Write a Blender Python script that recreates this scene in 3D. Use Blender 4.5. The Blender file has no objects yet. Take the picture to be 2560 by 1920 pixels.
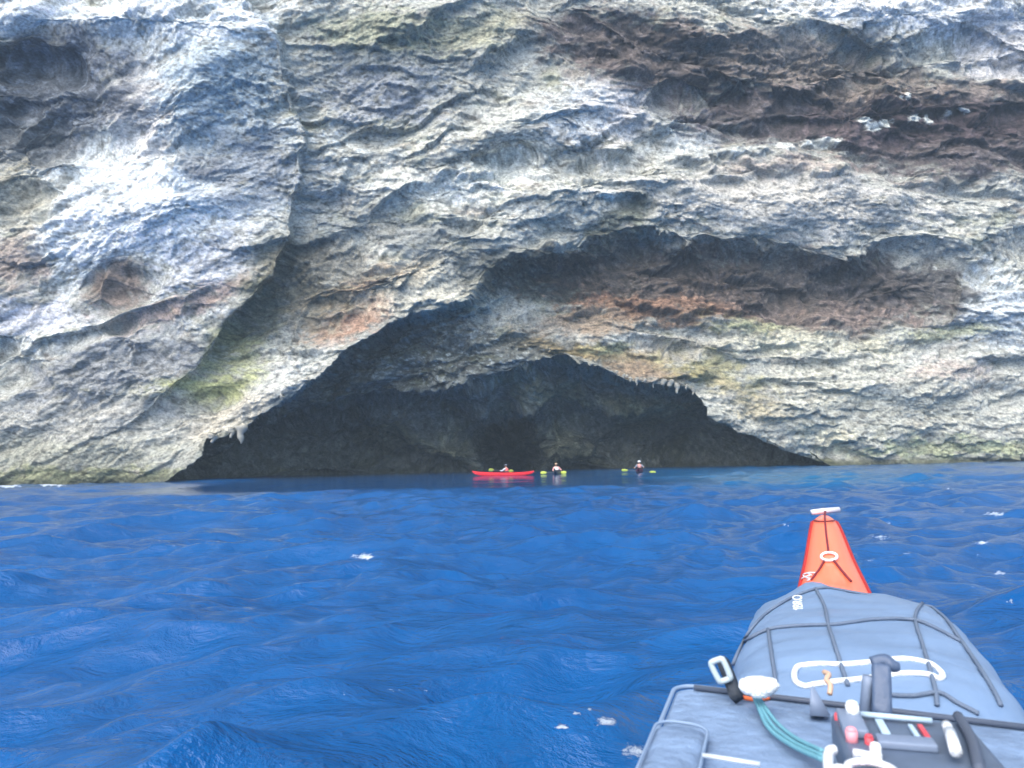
import bpy, bmesh, math, random
import numpy as np
from mathutils import Vector, Matrix
from mathutils.bvhtree import BVHTree
R = math.radians
random.seed(7); rng = np.random.RandomState(11)
S = bpy.context.scene

# ------------------------------------------------------------------ camera
F = 1862.0; CX, CY = 1280.0, 960.0            # focal length and centre in pixels of the 2560 wide frame
CAMZ = 1.2
PITCH = math.atan(190 / F); ROLL = R(1.2)
fw = np.array([0, math.cos(PITCH), math.sin(PITCH)])
r0 = np.array([1.0, 0, 0]); u0 = np.cross(r0, fw)
rt = r0 * math.cos(ROLL) - u0 * math.sin(ROLL)
up = u0 * math.cos(ROLL) + r0 * math.sin(ROLL)
EYE = np.array([0, 0, CAMZ])
cam = bpy.data.cameras.new('camera'); cam_o = bpy.data.objects.new('camera', cam); S.collection.objects.link(cam_o)
cam.sensor_width = 36; cam.lens = 36 * F / 2560; cam.clip_start = 0.05; cam.clip_end = 2000
M4 = Matrix(((rt[0], up[0], -fw[0], 0), (rt[1], up[1], -fw[1], 0), (rt[2], up[2], -fw[2], CAMZ), (0, 0, 0, 1)))
cam_o.matrix_world = M4; S.camera = cam_o
cam.dof.use_dof = True; cam.dof.focus_distance = 3.4
cam.dof.aperture_fstop = (cam.lens / 1000) / 0.0032

def ray(u, v):
    """direction(s) through a point of the picture, scaled so that y = 1"""
    u = np.asarray(u, float); v = np.asarray(v, float)
    d = fw + ((u - CX) / F)[..., None] * rt - ((v - CY) / F)[..., None] * up
    return d / d[..., 1:2]
def at(u, v, Y): return EYE + ray(u, v) * Y
def pix(p):
    q = np.asarray(p, float) - EYE; z = q @ fw
    return CX + F * (q @ rt) / z, CY - F * (q @ up) / z

# ------------------------------------------------------------------ light
w = bpy.data.worlds.new('World'); S.world = w; w.use_nodes = True
nt = w.node_tree; nt.nodes.clear()
sky = nt.nodes.new('ShaderNodeTexSky'); sky.sky_type = 'NISHITA'; sky.sun_disc = False
bg = nt.nodes.new('ShaderNodeBackground'); wo = nt.nodes.new('ShaderNodeOutputWorld')
nt.links.new(sky.outputs[0], bg.inputs[0]); nt.links.new(bg.outputs[0], wo.inputs[0])
SUN_EL, SUN_AZ = R(47), R(208)                # azimuth clockwise from +Y: behind the camera, to the left
sky.sun_elevation = SUN_EL; sky.sun_rotation = SUN_AZ; sky.air_density = 1.0; sky.dust_density = 3.0; sky.ozone_density = 1.6
bg.inputs[1].default_value = 0.13
sun = bpy.data.lights.new('sun', 'SUN'); sun_o = bpy.data.objects.new('sun', sun); S.collection.objects.link(sun_o)
sun.energy = 1.65; sun.angle = R(72); sun.color = (1.0, 0.97, 0.93)
to_sun = Vector((math.sin(SUN_AZ) * math.cos(SUN_EL), math.cos(SUN_AZ) * math.cos(SUN_EL), math.sin(SUN_EL)))
sun_o.rotation_euler = to_sun.to_track_quat('Z', 'Y').to_euler()
S.view_settings.view_transform = 'Standard'; S.view_settings.look = 'None'
S.view_settings.exposure = 1.55; S.view_settings.gamma = 1.0
S.cycles.max_bounces = 5; S.cycles.diffuse_bounces = 3; S.cycles.glossy_bounces = 3
S.cycles.caustics_reflective = False; S.cycles.caustics_refractive = False

# ------------------------------------------------------------------ helpers
def tag(o, label=None, cat=None, group=None, kind=None):
    for k, v in (('label', label), ('category', cat), ('group', group), ('kind', kind)):
        if v: o[k] = v
    return o
def link(name, me, mat=None, parent=None, smooth=True):
    o = bpy.data.objects.new(name, me); S.collection.objects.link(o)
    if mat: me.materials.append(mat)
    if smooth and len(me.polygons): me.polygons.foreach_set('use_smooth', np.ones(len(me.polygons), bool))
    if parent: o.parent = parent
    return o
def empty(name, loc, rz=0, rx=0):
    o = bpy.data.objects.new(name, None); S.collection.objects.link(o)
    o.location = loc; o.rotation_euler = (rx, 0, rz); o.empty_display_size = 0.2
    return o
def grid_mesh(name, P):
    """P: (rows, cols, 3)"""
    n, m = P.shape[:2]; me = bpy.data.meshes.new(name)
    idx = np.arange(n * m).reshape(n, m)
    q = np.stack([idx[:-1, :-1], idx[:-1, 1:], idx[1:, 1:], idx[1:, :-1]], -1).reshape(-1, 4)
    me.vertices.add(n * m); me.vertices.foreach_set('co', P.reshape(-1).astype(np.float32))
    me.loops.add(len(q) * 4); me.loops.foreach_set('vertex_index', q.reshape(-1).astype(np.int32))
    me.polygons.add(len(q)); me.polygons.foreach_set('loop_start', np.arange(0, len(q) * 4, 4, dtype=np.int32))
    me.update(calc_edges=True); return me
def set_col(me, name, C):
    a = me.color_attributes.new(name, 'FLOAT_COLOR', 'POINT')
    C4 = np.ones((len(me.vertices), 4), np.float32); C4[:, :3] = C.reshape(-1, 3)
    a.data.foreach_set('color', C4.reshape(-1))
def set_f(me, name, A):
    a = me.attributes.new(name, 'FLOAT', 'POINT'); a.data.foreach_set('value', A.reshape(-1).astype(np.float32))

_perm = rng.permutation(256); _perm = np.concatenate([_perm, _perm, _perm]).astype(np.int32)
_g = rng.normal(size=(256, 3)); _g /= np.linalg.norm(_g, axis=1)[:, None]
def perlin(P):
    """gradient noise of points (..., 3), about -1..1"""
    sh = P.shape[:-1]; P = P.reshape(-1, 3)
    I = np.floor(P).astype(np.int32); f = P - I; I &= 255
    w_ = f * f * f * (f * (f * 6 - 15) + 10)
    out = 0
    for dx in (0, 1):
        for dy in (0, 1):
            for dz in (0, 1):
                h = _perm[_perm[_perm[I[:, 0] + dx] + I[:, 1] + dy] + I[:, 2] + dz]
                gg = _g[h]
                d = gg[:, 0] * (f[:, 0] - dx) + gg[:, 1] * (f[:, 1] - dy) + gg[:, 2] * (f[:, 2] - dz)
                wx = w_[:, 0] if dx else 1 - w_[:, 0]; wy = w_[:, 1] if dy else 1 - w_[:, 1]; wz = w_[:, 2] if dz else 1 - w_[:, 2]
                out = out + d * wx * wy * wz
    return (out * 1.6).reshape(sh)
def fbm(P, o=4, gain=.5):
    s = 0; a = 1; t = 0
    for i in range(o):
        s = s + a * perlin(P * 2.03 ** i + 17.3 * i); t += a; a *= gain
    return s / t
def sstep(a, b, x):
    t = np.clip((x - a) / (b - a), 0, 1); return t * t * (3 - 2 * t)

def mat(name, base=(.5, .5, .5), rough=.6, spec=.5, metallic=0, noise=0, nscale=20, bump=0, bscale=60, coat=0):
    m = bpy.data.materials.new(name); m.use_nodes = True; n = m.node_tree; b = n.nodes['Principled BSDF']
    b.inputs['Base Color'].default_value = (*base, 1); b.inputs['Roughness'].default_value = rough
    b.inputs['Specular IOR Level'].default_value = spec; b.inputs['Metallic'].default_value = metallic
    b.inputs['Coat Weight'].default_value = coat
    tc = n.nodes.new('ShaderNodeTexCoord')
    if noise:
        t = n.nodes.new('ShaderNodeTexNoise'); t.inputs['Scale'].default_value = nscale; t.inputs['Detail'].default_value = 6
        n.links.new(tc.outputs['Object'], t.inputs['Vector'])
        mx = n.nodes.new('ShaderNodeMix'); mx.data_type = 'RGBA'
        mx.inputs[6].default_value = (*[c * (1 - noise) for c in base], 1); mx.inputs[7].default_value = (*[min(1, c * (1 + noise)) for c in base], 1)
        n.links.new(t.outputs[0], mx.inputs[0]); n.links.new(mx.outputs[2], b.inputs['Base Color'])
    if bump:
        t = n.nodes.new('ShaderNodeTexNoise'); t.inputs['Scale'].default_value = bscale; t.inputs['Detail'].default_value = 5
        n.links.new(tc.outputs['Object'], t.inputs['Vector'])
        bp = n.nodes.new('ShaderNodeBump'); bp.inputs['Strength'].default_value = bump; bp.inputs['Distance'].default_value = .01
        n.links.new(t.outputs[0], bp.inputs['Height']); n.links.new(bp.outputs[0], b.inputs['Normal'])
    return m

K = 2560 / 2212.0                              # measurements below are in a 2212 wide view of the photograph
def poly_field(U, V, pts, width, power=1.0, edge=5.0):
    """Overhang: rock on the left of the line (as travelled) stands proud, on the right it steps back by the
    depth given at each point, then comes forward again over `width`."""
    pts = np.array(pts, float); xy = pts[:, :2] * K; dep = pts[:, 2]
    wd = pts[:, 3] * K if pts.shape[1] > 3 else np.full(len(pts), width * K)
    lo = xy.min(0) - wd.max() * 4; hi = xy.max(0) + wd.max() * 4
    msk = (U > lo[0]) & (U < hi[0]) & (V > lo[1]) & (V < hi[1])
    u = U[msk]; v = V[msk]; out = np.zeros_like(U)
    best = np.full(u.shape, 1e9); sg = np.zeros_like(u); dd = np.zeros_like(u); ww = np.zeros_like(u); ex = np.zeros_like(u); WS = np.zeros_like(u)
    for i in range(len(xy) - 1):
        a, b = xy[i], xy[i + 1]; ab = b - a; L = np.hypot(*ab)
        t = ((u - a[0]) * ab[0] + (v - a[1]) * ab[1]) / L ** 2
        tc = np.clip(t, 0, 1)
        px = u - (a[0] + tc * ab[0]); py = v - (a[1] + tc * ab[1]); d = np.hypot(px, py)
        s = (-(ab[1]) * (u - a[0]) + ab[0] * (v - a[1])) / L
        k = d < best - 1e-6
        # at shared vertices prefer the segment with larger |perpendicular|
        k |= (np.abs(d - best) <= 1e-6) & (np.abs(s) > np.abs(sg))
        best = np.where(k, d, best); sg = np.where(k, s, sg)
        wt = 1 / (d + 4.0) ** 4; WS = WS + wt
        dd += wt * (dep[i] + (dep[i + 1] - dep[i]) * tc); ww += wt * (wd[i] + (wd[i + 1] - wd[i]) * tc)
        over = np.maximum(0, -t) * L if i == 0 else np.zeros_like(u)
        if i == len(xy) - 2: over = over + np.maximum(0, t - 1) * L
        ex = np.where(k, over, ex)
    s = np.where(sg >= 0, best, -best); dd /= WS; ww /= WS
    r = dd * sstep(-edge * .4, edge, s) * np.exp(-(np.maximum(s, 0) / ww) ** power) * np.exp(-ex / 40)
    out[msk] = r; return out
def blob(U, V, x, y, rx, ry, ang=0):
    c, s = math.cos(R(ang)), math.sin(R(ang)); x *= K; y *= K; rx *= K; ry *= K
    a = ((U - x) * c + (V - y) * s) / rx; b = (-(U - x) * s + (V - y) * c) / ry
    return np.exp(-(a * a + b * b))
def inside(U, V, pts):
    p = np.array(pts, float) * K; r = np.zeros(U.shape, bool)
    for i in range(len(p)):
        (x1, y1), (x2, y2) = p[i], p[(i + 1) % len(p)]
        if y1 == y2: continue
        r ^= ((y1 > V) != (y2 > V)) & (U < (x2 - x1) * (V - y1) / (y2 - y1) + x1)
    return r

# ------------------------------------------------------------------ cliff and cave
us = np.concatenate([np.linspace(-1300, -60, 70), np.arange(-50, 2611, 2.6), np.linspace(2622, 3900, 70)])
vs = np.concatenate([np.linspace(-2400, -620, 50), np.linspace(-600, -60, 45), np.arange(-50, 1285, 2.4)])
U, V = np.meshgrid(us, vs)
# wobble the construction lines so that no edge is drawn with a ruler
q = np.stack([U / 90, V / 90, np.zeros_like(U)], -1)
wu = 11 * fbm(q, 3, .6); wv = 11 * fbm(q + 40.5, 3, .6)
q = q * 5.5
wu += 5.0 * fbm(q, 3, .7); wv += 6.0 * fbm(q + 9.1, 3, .7)
Uw, Vw = U + wu, V + wv

Y = np.interp(U, [-1300, 0, 428, 1300, 2048, 2560, 3900], [54, 60, 59.5, 65, 71, 74, 82])
el = (1150 - V) / 1100
Y = Y - 5.0 * np.clip(el, 0, 1.2) ** 1.5 + 1.0
pf = lambda pts, width, power=1., edge=12.: poly_field(Uw, Vw, pts, width, power, edge)
# A: right edge of the great left buttress
Y += pf([(250, 940, 0), (340, 870, 1), (430, 800, 1.6), (500, 690, 3.2), (590, 600, 3.6), (632, 530, 2.6), (645, 450, 1.5), (665, 300, 1.4), (640, 180, 1.6), (610, 80, 2), (560, 0, 2), (520, -90, 2)], 190)
# B: cave lip from the left waterline up and round to the great overhang on the right
Y += pf([(345, 1062, 10, 600), (440, 990, 10, 600), (450, 955, 10, 600), (530, 943, 10, 600), (600, 880, 10, 600), (670, 835, 9, 500), (740, 765, 8, 400), (850, 697, 7, 330), (960, 668, 5, 260),
         (1020, 655, 3, 220), (1060, 610, 1.5, 180), (1110, 575, 0, 150)], 120, 1., 5)
q2 = np.stack([U / 120, V / 120, np.full_like(U, 5.)], -1); Uw0, Vw0 = Uw, Vw
Uw, Vw = Uw + 20 * fbm(q2, 4, .65), Vw + 34 * fbm(q2 + 13, 5, .68)
Y += pf([(930, 680, 0, 200), (1020, 655, 2, 300), (1060, 610, 3.8, 340), (1130, 568, 5.2, 320), (1250, 552, 5.2, 230), (1330, 528, 4.5, 170), (1385, 505, 4, 160), (1440, 515, 4, 150), (1486, 545, 4.5, 150), (1606, 528, 4.5, 140),
         (1706, 552, 4.5, 130), (1831, 577, 4, 110), (1931, 545, 3.4, 95), (2006, 515, 3.0, 80), (2106, 532, 2.4, 70), (2212, 505, 2.2, 70), (2330, 500, 2.2, 70)], 120, 1., 52)
Uw, Vw = Uw0, Vw0
# C: roof inside the cave, D: right-hand arch
Y += pf([(520, 960, 4), (600, 925, 5), (700, 893, 6), (850, 868, 6), (1000, 850, 6), (1100, 822, 5), (1200, 790, 3), (1240, 780, 0)], 900, 1., 26)
Y += pf([(1170, 775, 0, 500), (1260, 795, 6, 700), (1320, 822, 9, 800), (1400, 842, 10, 800), (1500, 852, 10, 800), (1535, 900, 10, 800), (1585, 935, 10, 700), (1660, 972, 9, 600), (1735, 1001, 8, 500), (1795, 1020, 8, 400)], 700, 1., 9)
cave_poly = [(330, 1075), (440, 990), (450, 955), (530, 943), (600, 880), (670, 835), (740, 765), (850, 697), (960, 690), (1100, 730), (1200, 755), (1320, 822), (1400, 845), (1500, 855), (1540, 905), (1600, 945), (1680, 978), (1775, 1010), (1790, 1110), (330, 1110)]
cin = inside(Uw, Vw, cave_poly)
# deeper towards the middle of the cave
Y += 9 * blob(U, V, 1080, 1000, 430, 120) * cin + 5 * cin * sstep(880, 960, V / K) * sstep(500, 800, U / K) * sstep(1700, 1450, U / K)
Y += 26 * blob(U, V, 1100, 960, 36, 46) - 8 * blob(U, V, 1210, 970, 62, 46, 12) - 6 * blob(U, V, 965, 980, 85, 45) - 4 * cin * blob(U, V, 840, 940, 70, 34, -10) - 2.5 * blob(U, V, 700, 1010, 90, 22)
Y += cin * (2.5 * blob(U, V, 1450, 980, 130, 30, 15) - 2 * blob(U, V, 1330, 990, 80, 30))
Y -= cin * 3.0 * blob(U, V, 1500, 1015, 260, 14)
# E..M: ledges, cracks and hollows of the face
Yc = Y.copy()
Y += pf([(-90, 112, 1.7), (60, 108, 1.7), (150, 128, 1.4), (212, 175, 1.0), (235, 240, 0)], 150, 1, 30)
Y += 1.5 * blob(U, V, 75, 205, 130, 90, -20)
Y += pf([(300, 322, .8), (245, 330, 1.6), (200, 350, 1.8), (150, 385, 1.8), (92, 430, 2.0), (85, 480, 2.0), (85, 540, 2.0), (60, 620, 1.2), (40, 700, 0)], 70)
Y += 1.4 * blob(U, V, 250, 625, 70, 42, -15) + pf([(172, 610, .8), (205, 583, 1.2), (260, 578, 1.2), (320, 605, .6)], 45)
Y += pf([(680, 372, .4), (760, 345, 1.0), (850, 325, 1.0), (980, 268, .8), (1060, 180, .8), (1106, 100, 1.0), (1150, 30, 1.2), (1190, -60, 1)], 90)
Y += pf([(860, 352, .8), (980, 342, 1.6), (1106, 325, 2), (1206, 330, 2.3), (1306, 292, 2.5), (1400, 245, 2.5), (1440, 190, 2.0), (1446, 165, 1), (1452, 120, 0)], 60)
Y += pf([(690, 520, .8), (800, 490, 1.4), (900, 480, 1.6), (1000, 478, 1.8), (1106, 490, 1.9), (1181, 475, 2.0), (1300, 430, 2.3), (1406, 420, 2), (1466, 390, 2), (1606, 385, 1.6), (1660, 360, 1.4), (1780, 312, 1.2), (1860, 296, 0)], 55)
Y += pf([(1106, 590, .5), (1000, 668, 0)], 30)
Y += pf([(1230, 20, .8), (1350, 80, 1.5), (1456, 132, 1.8), (1600, 175, 2.0), (1700, 190, 2.2), (1760, 190, 2), (1850, 165, 2), (2000, 140, 1.8), (2212, 128, 1.8), (2350, 120, 1.5)], 70)
Y += pf([(1700, 10, .8), (1790, 60, 1.3), (1850, 80, 1.6), (1900, 112, 1.4), (2000, 75, 1.6), (2100, 62, 1.5), (2212, 110, 1.2)], 50)
Y += pf([(1530, 270, .5), (1700, 250, 1.5), (1850, 262, 2.0), (2000, 240, 2.0), (2212, 230, 2.0)], 75)
Y += pf([(1750, 690, .0), (1830, 660, 1.6), (1930, 672, 2.2), (1990, 690, 2.2), (2055, 690, 2.2), (2066, 640, 2), (2075, 605, 1), (2080, 570, 0)][::-1], 60)
Y += pf([(2055, 700, 0), (2062, 640, 2.2), (2085, 604, 2.6), (2150, 590, 2.4), (2230, 585, 2.2), (2330, 580, 2)][::-1], 90) * 0.0
Y += pf([(1650, 615, 1.5), (1750, 640, 1.8), (1830, 655, 1.8), (1950, 640, 1.5)], 50)
Y += pf([(-90, 742, 1.6), (100, 738, 2.4), (200, 712, 3), (290, 672, 3), (420, 640, 2), (520, 596, .3)], 95)
Y += pf([(1230, 700, .6), (1350, 716, 1.0), (1480, 742, 1.2), (1600, 775, 1.3), (1750, 782, 1.3), (1835, 770, 1.2), (1980, 745, .6)], 60)
Y += pf([(770, 640, .8), (700, 632, 1.2), (660, 650, 1.2), (640, 700, .6)][::-1], 60)
Y += pf([(280, 860, .4), (400, 850, .9), (470, 838, .8), (560, 790, .2)], 50)
Y += pf([(900, 555, .8), (1000, 520, 1.0), (1130, 505, 1.2), (1250, 490, 1.0)], 55)
brk = .16 + .75 * sstep(-.25, .45, fbm(np.stack([U / 170, V / 110, np.full_like(U, 8.)], -1), 3))
Y = Yc + (Y - Yc) * brk
for (x, y, rx, ry, a, d) in [(300, 450, 190, 100, -20, 2.2), (330, 230, 110, 90, 0, 1.6), (1180, 250, 200, 60, -20, 1.6), (1700, 430, 330, 80, 0, 1.6), (2160, 660, 90, 70, 0, 1.5),
                            (1250, 400, 260, 45, -15, 1.0), (470, 130, 130, 120, 0, 1.2), (1900, 850, 260, 100, 15, 1.5), (560, 850, 150, 60, -30, .8), (250, 30, 300, 50, 0, 1.5), (2000, 20, 250, 40, 0, 1.2), (880, 580, 200, 50, -20, 1.0)]:
    Y -= d * blob(U, V, x, y, rx, ry, a)

P = EYE + ray(U, V) * Y[..., None]
def normals(P):
    du = np.gradient(P, axis=1); dv = np.gradient(P, axis=0)
    n = np.cross(dv, du); n /= np.linalg.norm(n, axis=-1)[..., None] + 1e-9
    n = np.where((n * (P - EYE)).sum(-1)[..., None] > 0, -n, n); return n
def blur(A, k):
    for ax in (0, 1):
        c = np.cumsum(np.concatenate([np.repeat(np.take(A, [0], ax), k + 1, ax), A, np.repeat(np.take(A, [-1], ax), k, ax)], ax), axis=ax)
        n_ = A.shape[ax]
        A = (np.take(c, range(2 * k + 1, 2 * k + 1 + n_), ax) - np.take(c, range(0, n_), ax)) / (2 * k + 1)
    return A
N = normals(P); N = blur(N, 6); N /= np.linalg.norm(N, axis=-1)[..., None] + 1e-9
# strata run slightly uphill to the right: squeeze space across the beds
tc_, ts_ = math.cos(R(12)), math.sin(R(12))
_sx = np.linspace(-150, 150, 301); _sg = np.cumsum(.42 - .47 * sstep(-12, 28, _sx))
def beds(P, sx, sz):
    x = P[..., 0]; z = P[..., 2] - np.interp(x, _sx, _sg)      # the beds climb steeply at the left and flatten to the right
    return np.stack([x / sx, P[..., 1] / sx, z / sz], -1)
wrp = fbm(beds(P, 7, 4), 3)[..., None] * np.array([1.2, 1.2, .8])
Pw = P + wrp
rough = 1 - .55 * blob(U, V, 300, 450, 220, 130) - .35 * blob(U, V, 1200, 230, 230, 90) - .3 * blob(U, V, 250, 900, 220, 100)
rough += .9 * blob(U, V, 1600, 620, 500, 70) + .9 * blob(U, V, 1800, 180, 450, 130) + .3 * blob(U, V, 560, 600, 160, 120) + .3 * blob(U, V, 1000, 780, 200, 60)
cins = blur(blur(cin.astype(float), 14), 14)
rough = rough * (1 + .5 * cins) * (.45 + .95 * sstep(-.35, .4, fbm(beds(P + 200, 8, 4), 3)))
d_big = 1.5 * perlin(beds(Pw, 9, 4.5)) + .9 * perlin(beds(Pw + 31, 4.2, 2.0))
bl = lambda n: 1 - 2 * np.abs(n)               # rounded lumps with sharp creases between them
l1 = -np.abs(perlin(beds(Pw, 2.9, 1.3))) * .36
l2 = -np.abs(perlin(beds(Pw + 11, 1.1, .65))) * .24
l3 = fbm(beds(Pw + 5, .75, .48), 4, .72) * .22
l4 = np.abs(perlin(beds(Pw * 1.0 + 3, .42, .36))) * .16
ridge = (1 - np.abs(perlin(beds(Pw + 77, 5.5, 1.1)))) ** 3 * .55
def saw(per, amp, w1, off):
    b3 = beds(P + off, 1, 1); t = b3[..., 2] / per + w1 * fbm(beds(P + off, per * 2.2, per * 1.4), 4, .6); fr = t - np.floor(t)
    cell = perlin(np.stack([b3[..., 0] / (per * 1.6), b3[..., 1] / (per * 3), np.floor(t) * 3.7 + .5], -1))
    return amp * (1 - fr) * sstep(0, .10, fr) * sstep(-.25, .5, cell)
steps = saw(3.4, 1.5, .9, 3.) + saw(1.5, .75, .9, 60.) + saw(.7, .30, .8, 90.)
D = .74 * steps * (1 - .45 * sstep(760, 420, U / K) * sstep(-200, 60, V)) * (.5 + .5 * rough) * (1 - .5 * blob(U, V, 300, 430, 200, 130)) * (1 - .5 * blob(U, V, 330, 220, 110, 90)) * (1 - .45 * blob(U, V, 180, 900, 260, 110)) * (1 - .7 * blob(U, V, 1590, 920, 130, 60)) * (1 - .4 * blob(U, V, 1700, 430, 330, 80)) * (1 - .35 * blob(U, V, 1950, 850, 300, 110)) - .8 + d_big * (.62 + .5 * cins) + rough * (-(l1 + l2 + l3) - .55 + l4)
P = P + N * D[..., None]
# vertical fluting by the left lip
fl = blob(U, V, 440, 905, 130, 55)
P = P + N * (fl * .5 * perlin(np.stack([P[..., 0] / .7, P[..., 1] * 0, P[..., 2] / 6], -1)))[..., None]

# mineral colours, with the shade of some hollows painted in
C = np.zeros(U.shape + (3,)); C[:] = (.46, .445, .40)
nz = lambda sx, sz, off, o=4: fbm(beds(Pw + off, sx, sz), o, .6)
n1, n2, n3, n4 = nz(6, 3.2, 3), nz(3, 1.3, 50, 5), nz(1.2, .55, 91, 4), nz(.5, .25, 23, 3)
def paint(m, col, k=1.0):
    global C
    m = np.clip(m * k, 0, 1)[..., None]; C = C * (1 - m) + np.array(col) * m
paint(sstep(.0, .45, n1), (.62, .60, .55), .8)
paint(sstep(.05, .5, nz(5, 2, 70)), (.27, .25, .20), .6)
paint(sstep(.1, .5, nz(4, 1.5, 170)), (.36, .26, .20), .45)
paint(sstep(.12, .5, nz(4, 2, 270)), (.32, .31, .17), .40)
wq = np.stack([U / 130, V / 75, np.full_like(U, 3.3)], -1)
Up, Vp = U + 75 * fbm(wq, 5, .62), V + 42 * fbm(wq + 21, 5, .62)
patches = [(330, 330, 340, 300, -10, (.66, .68, .69), .8), (180, 700, 240, 60, -10, (.58, .58, .57), .7),  # x, y, rx, ry, angle, colour, strength
 (300, 450, 210, 100, -20, (.78, .79, .80), 1.3), (330, 230, 110, 90, 0, (.66, .60, .57), 1.1), (470, 190, 150, 150, 0, (.42, .47, .50), .9), (240, 30, 330, 60, 0, (.72, .73, .74), 1.2),
 (2000, 20, 300, 50, 8, (.74, .72, .71), 1.3), (2180, 100, 90, 80, 0, (.62, .58, .58), .9), (1040, 385, 130, 38, -6, (.74, .71, .64), 1.1), (1330, 230, 110, 70, -25, (.68, .62, .60), 1.0), (1250, 250, 90, 80, 0, (.55, .56, .56), .7),
 (1500, 260, 90, 60, 0, (.52, .54, .55), .8), (1700, 430, 330, 80, 3, (.50, .46, .42), .9), (2160, 660, 100, 80, 0, (.56, .58, .60), 1.0), (1900, 860, 300, 110, 12, (.42, .40, .34), .8),
 (450, 560, 130, 60, -30, (.58, .56, .58), .8), (60, 690, 110, 35, 0, (.60, .58, .62), 1.0), (80, 205, 165, 105, -20, (.075, .085, .11), 1.4), (30, 300, 110, 50, 0, (.14, .14, .14), .8), (540, 360, 120, 80, 0, (.24, .25, .28), .8), (430, 340, 70, 25, 0, (.14, .14, .16), .7),  # near-black patches at the upper left hollow: recess shade put into the colour
 (20, 560, 60, 70, 0, (.28, .21, .18), .85), (235, 628, 80, 42, -12, (.21, .15, .12), .95), (400, 655, 170, 22, -22, (.40, .27, .22), .8), (20, 420, 60, 80, 0, (.34, .30, .22), .8),
 (790, 610, 140, 30, -15, (.34, .19, .12), .9), (760, 690, 90, 40, -15, (.38, .22, .15), .9), (870, 600, 160, 45, -20, (.46, .41, .32), .8), (960, 640, 110, 25, -15, (.50, .46, .38), .8),
 (490, 745, 80, 40, -35, (.27, .27, .14), 1.0), (420, 830, 130, 30, -10, (.36, .36, .16), 1.0), (600, 560, 70, 70, 0, (.13, .12, .08), .7), (570, 660, 65, 60, -45, (.13, .125, .085), 1.0), (690, 650, 80, 50, -20, (.20, .165, .11), .8), (640, 590, 60, 50, 0, (.15, .135, .10), .9), (1190, 742, 130, 24, 5, (.17, .145, .11), 1.0), (720, 560, 90, 50, 0, (.15, .14, .12), .8),  # brown-olive groove with its recess shade painted in; bright arch edge darkened too
 (620, 830, 120, 45, -30, (.56, .54, .50), 1.0), (470, 900, 110, 45, -15, (.52, .46, .38), .9), (150, 900, 230, 70, -5, (.38, .36, .33), .9), (250, 790, 220, 60, -15, (.24, .24, .25), .9), (150, 985, 240, 40, 0, (.30, .29, .24), .9), (180, 1025, 220, 22, 0, (.17, .17, .10), 1.0),  # dark grey patch below the left buttress paints its shadow zone
 (860, 130, 260, 110, -10, (.24, .25, .25), .8), (800, 60, 150, 50, 0, (.27, .27, .19), .8), (1020, 60, 140, 50, -10, (.36, .34, .24), .8), (820, 210, 150, 60, 0, (.25, .26, .30), .7), (700, 430, 80, 40, 0, (.45, .42, .40), .6),
 (880, 500, 190, 45, 8, (.17, .18, .18), .7), (1420, 110, 230, 75, 12, (.075, .055, .055), 1.2), (1750, 130, 250, 60, 8, (.20, .16, .14), .9), (1800, 240, 280, 60, 0, (.065, .05, .055), 1.4), (2050, 290, 260, 75, 5, (.075, .055, .058), 1.3), (2100, 240, 200, 60, 0, (.055, .04, .045), 1.2), (1980, 180, 260, 30, 0, (.25, .20, .17), .8), (1720, 350, 150, 30, 0, (.36, .28, .24), .7),
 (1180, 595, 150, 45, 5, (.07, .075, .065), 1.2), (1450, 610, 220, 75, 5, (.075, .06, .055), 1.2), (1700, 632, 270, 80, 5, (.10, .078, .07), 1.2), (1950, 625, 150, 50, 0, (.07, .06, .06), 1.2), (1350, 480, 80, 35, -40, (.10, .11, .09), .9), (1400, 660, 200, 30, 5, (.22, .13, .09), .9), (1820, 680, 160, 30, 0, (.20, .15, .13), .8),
 (1280, 690, 130, 30, 0, (.28, .20, .14), .8), (1330, 765, 190, 22, 8, (.34, .25, .13), .9), (1330, 745, 60, 15, 0, (.36, .34, .19), .8), (1410, 800, 130, 18, 4, (.27, .19, .13), .9), (1620, 700, 90, 16, 5, (.36, .36, .22), .8), (2050, 715, 120, 18, 0, (.33, .33, .21), .8), (1480, 750, 110, 30, 0, (.34, .29, .25), .7),
 (1760, 740, 200, 26, 0, (.48, .45, .36), .9), (1560, 810, 110, 40, 20, (.24, .22, .11), .8), (1620, 870, 90, 40, 30, (.34, .28, .18), .7), (2050, 800, 120, 30, 0, (.40, .30, .27), .6), (1830, 960, 70, 22, 10, (.60, .55, .42), .9), (2100, 970, 200, 22, 0, (.34, .35, .22), .9), (2000, 1010, 300, 12, 0, (.12, .12, .07), 1.1),
]
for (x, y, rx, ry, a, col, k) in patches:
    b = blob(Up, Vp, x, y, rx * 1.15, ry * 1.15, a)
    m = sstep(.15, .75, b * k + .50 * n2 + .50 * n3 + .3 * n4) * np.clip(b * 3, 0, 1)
    paint(m, col, min(.92, k))
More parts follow.
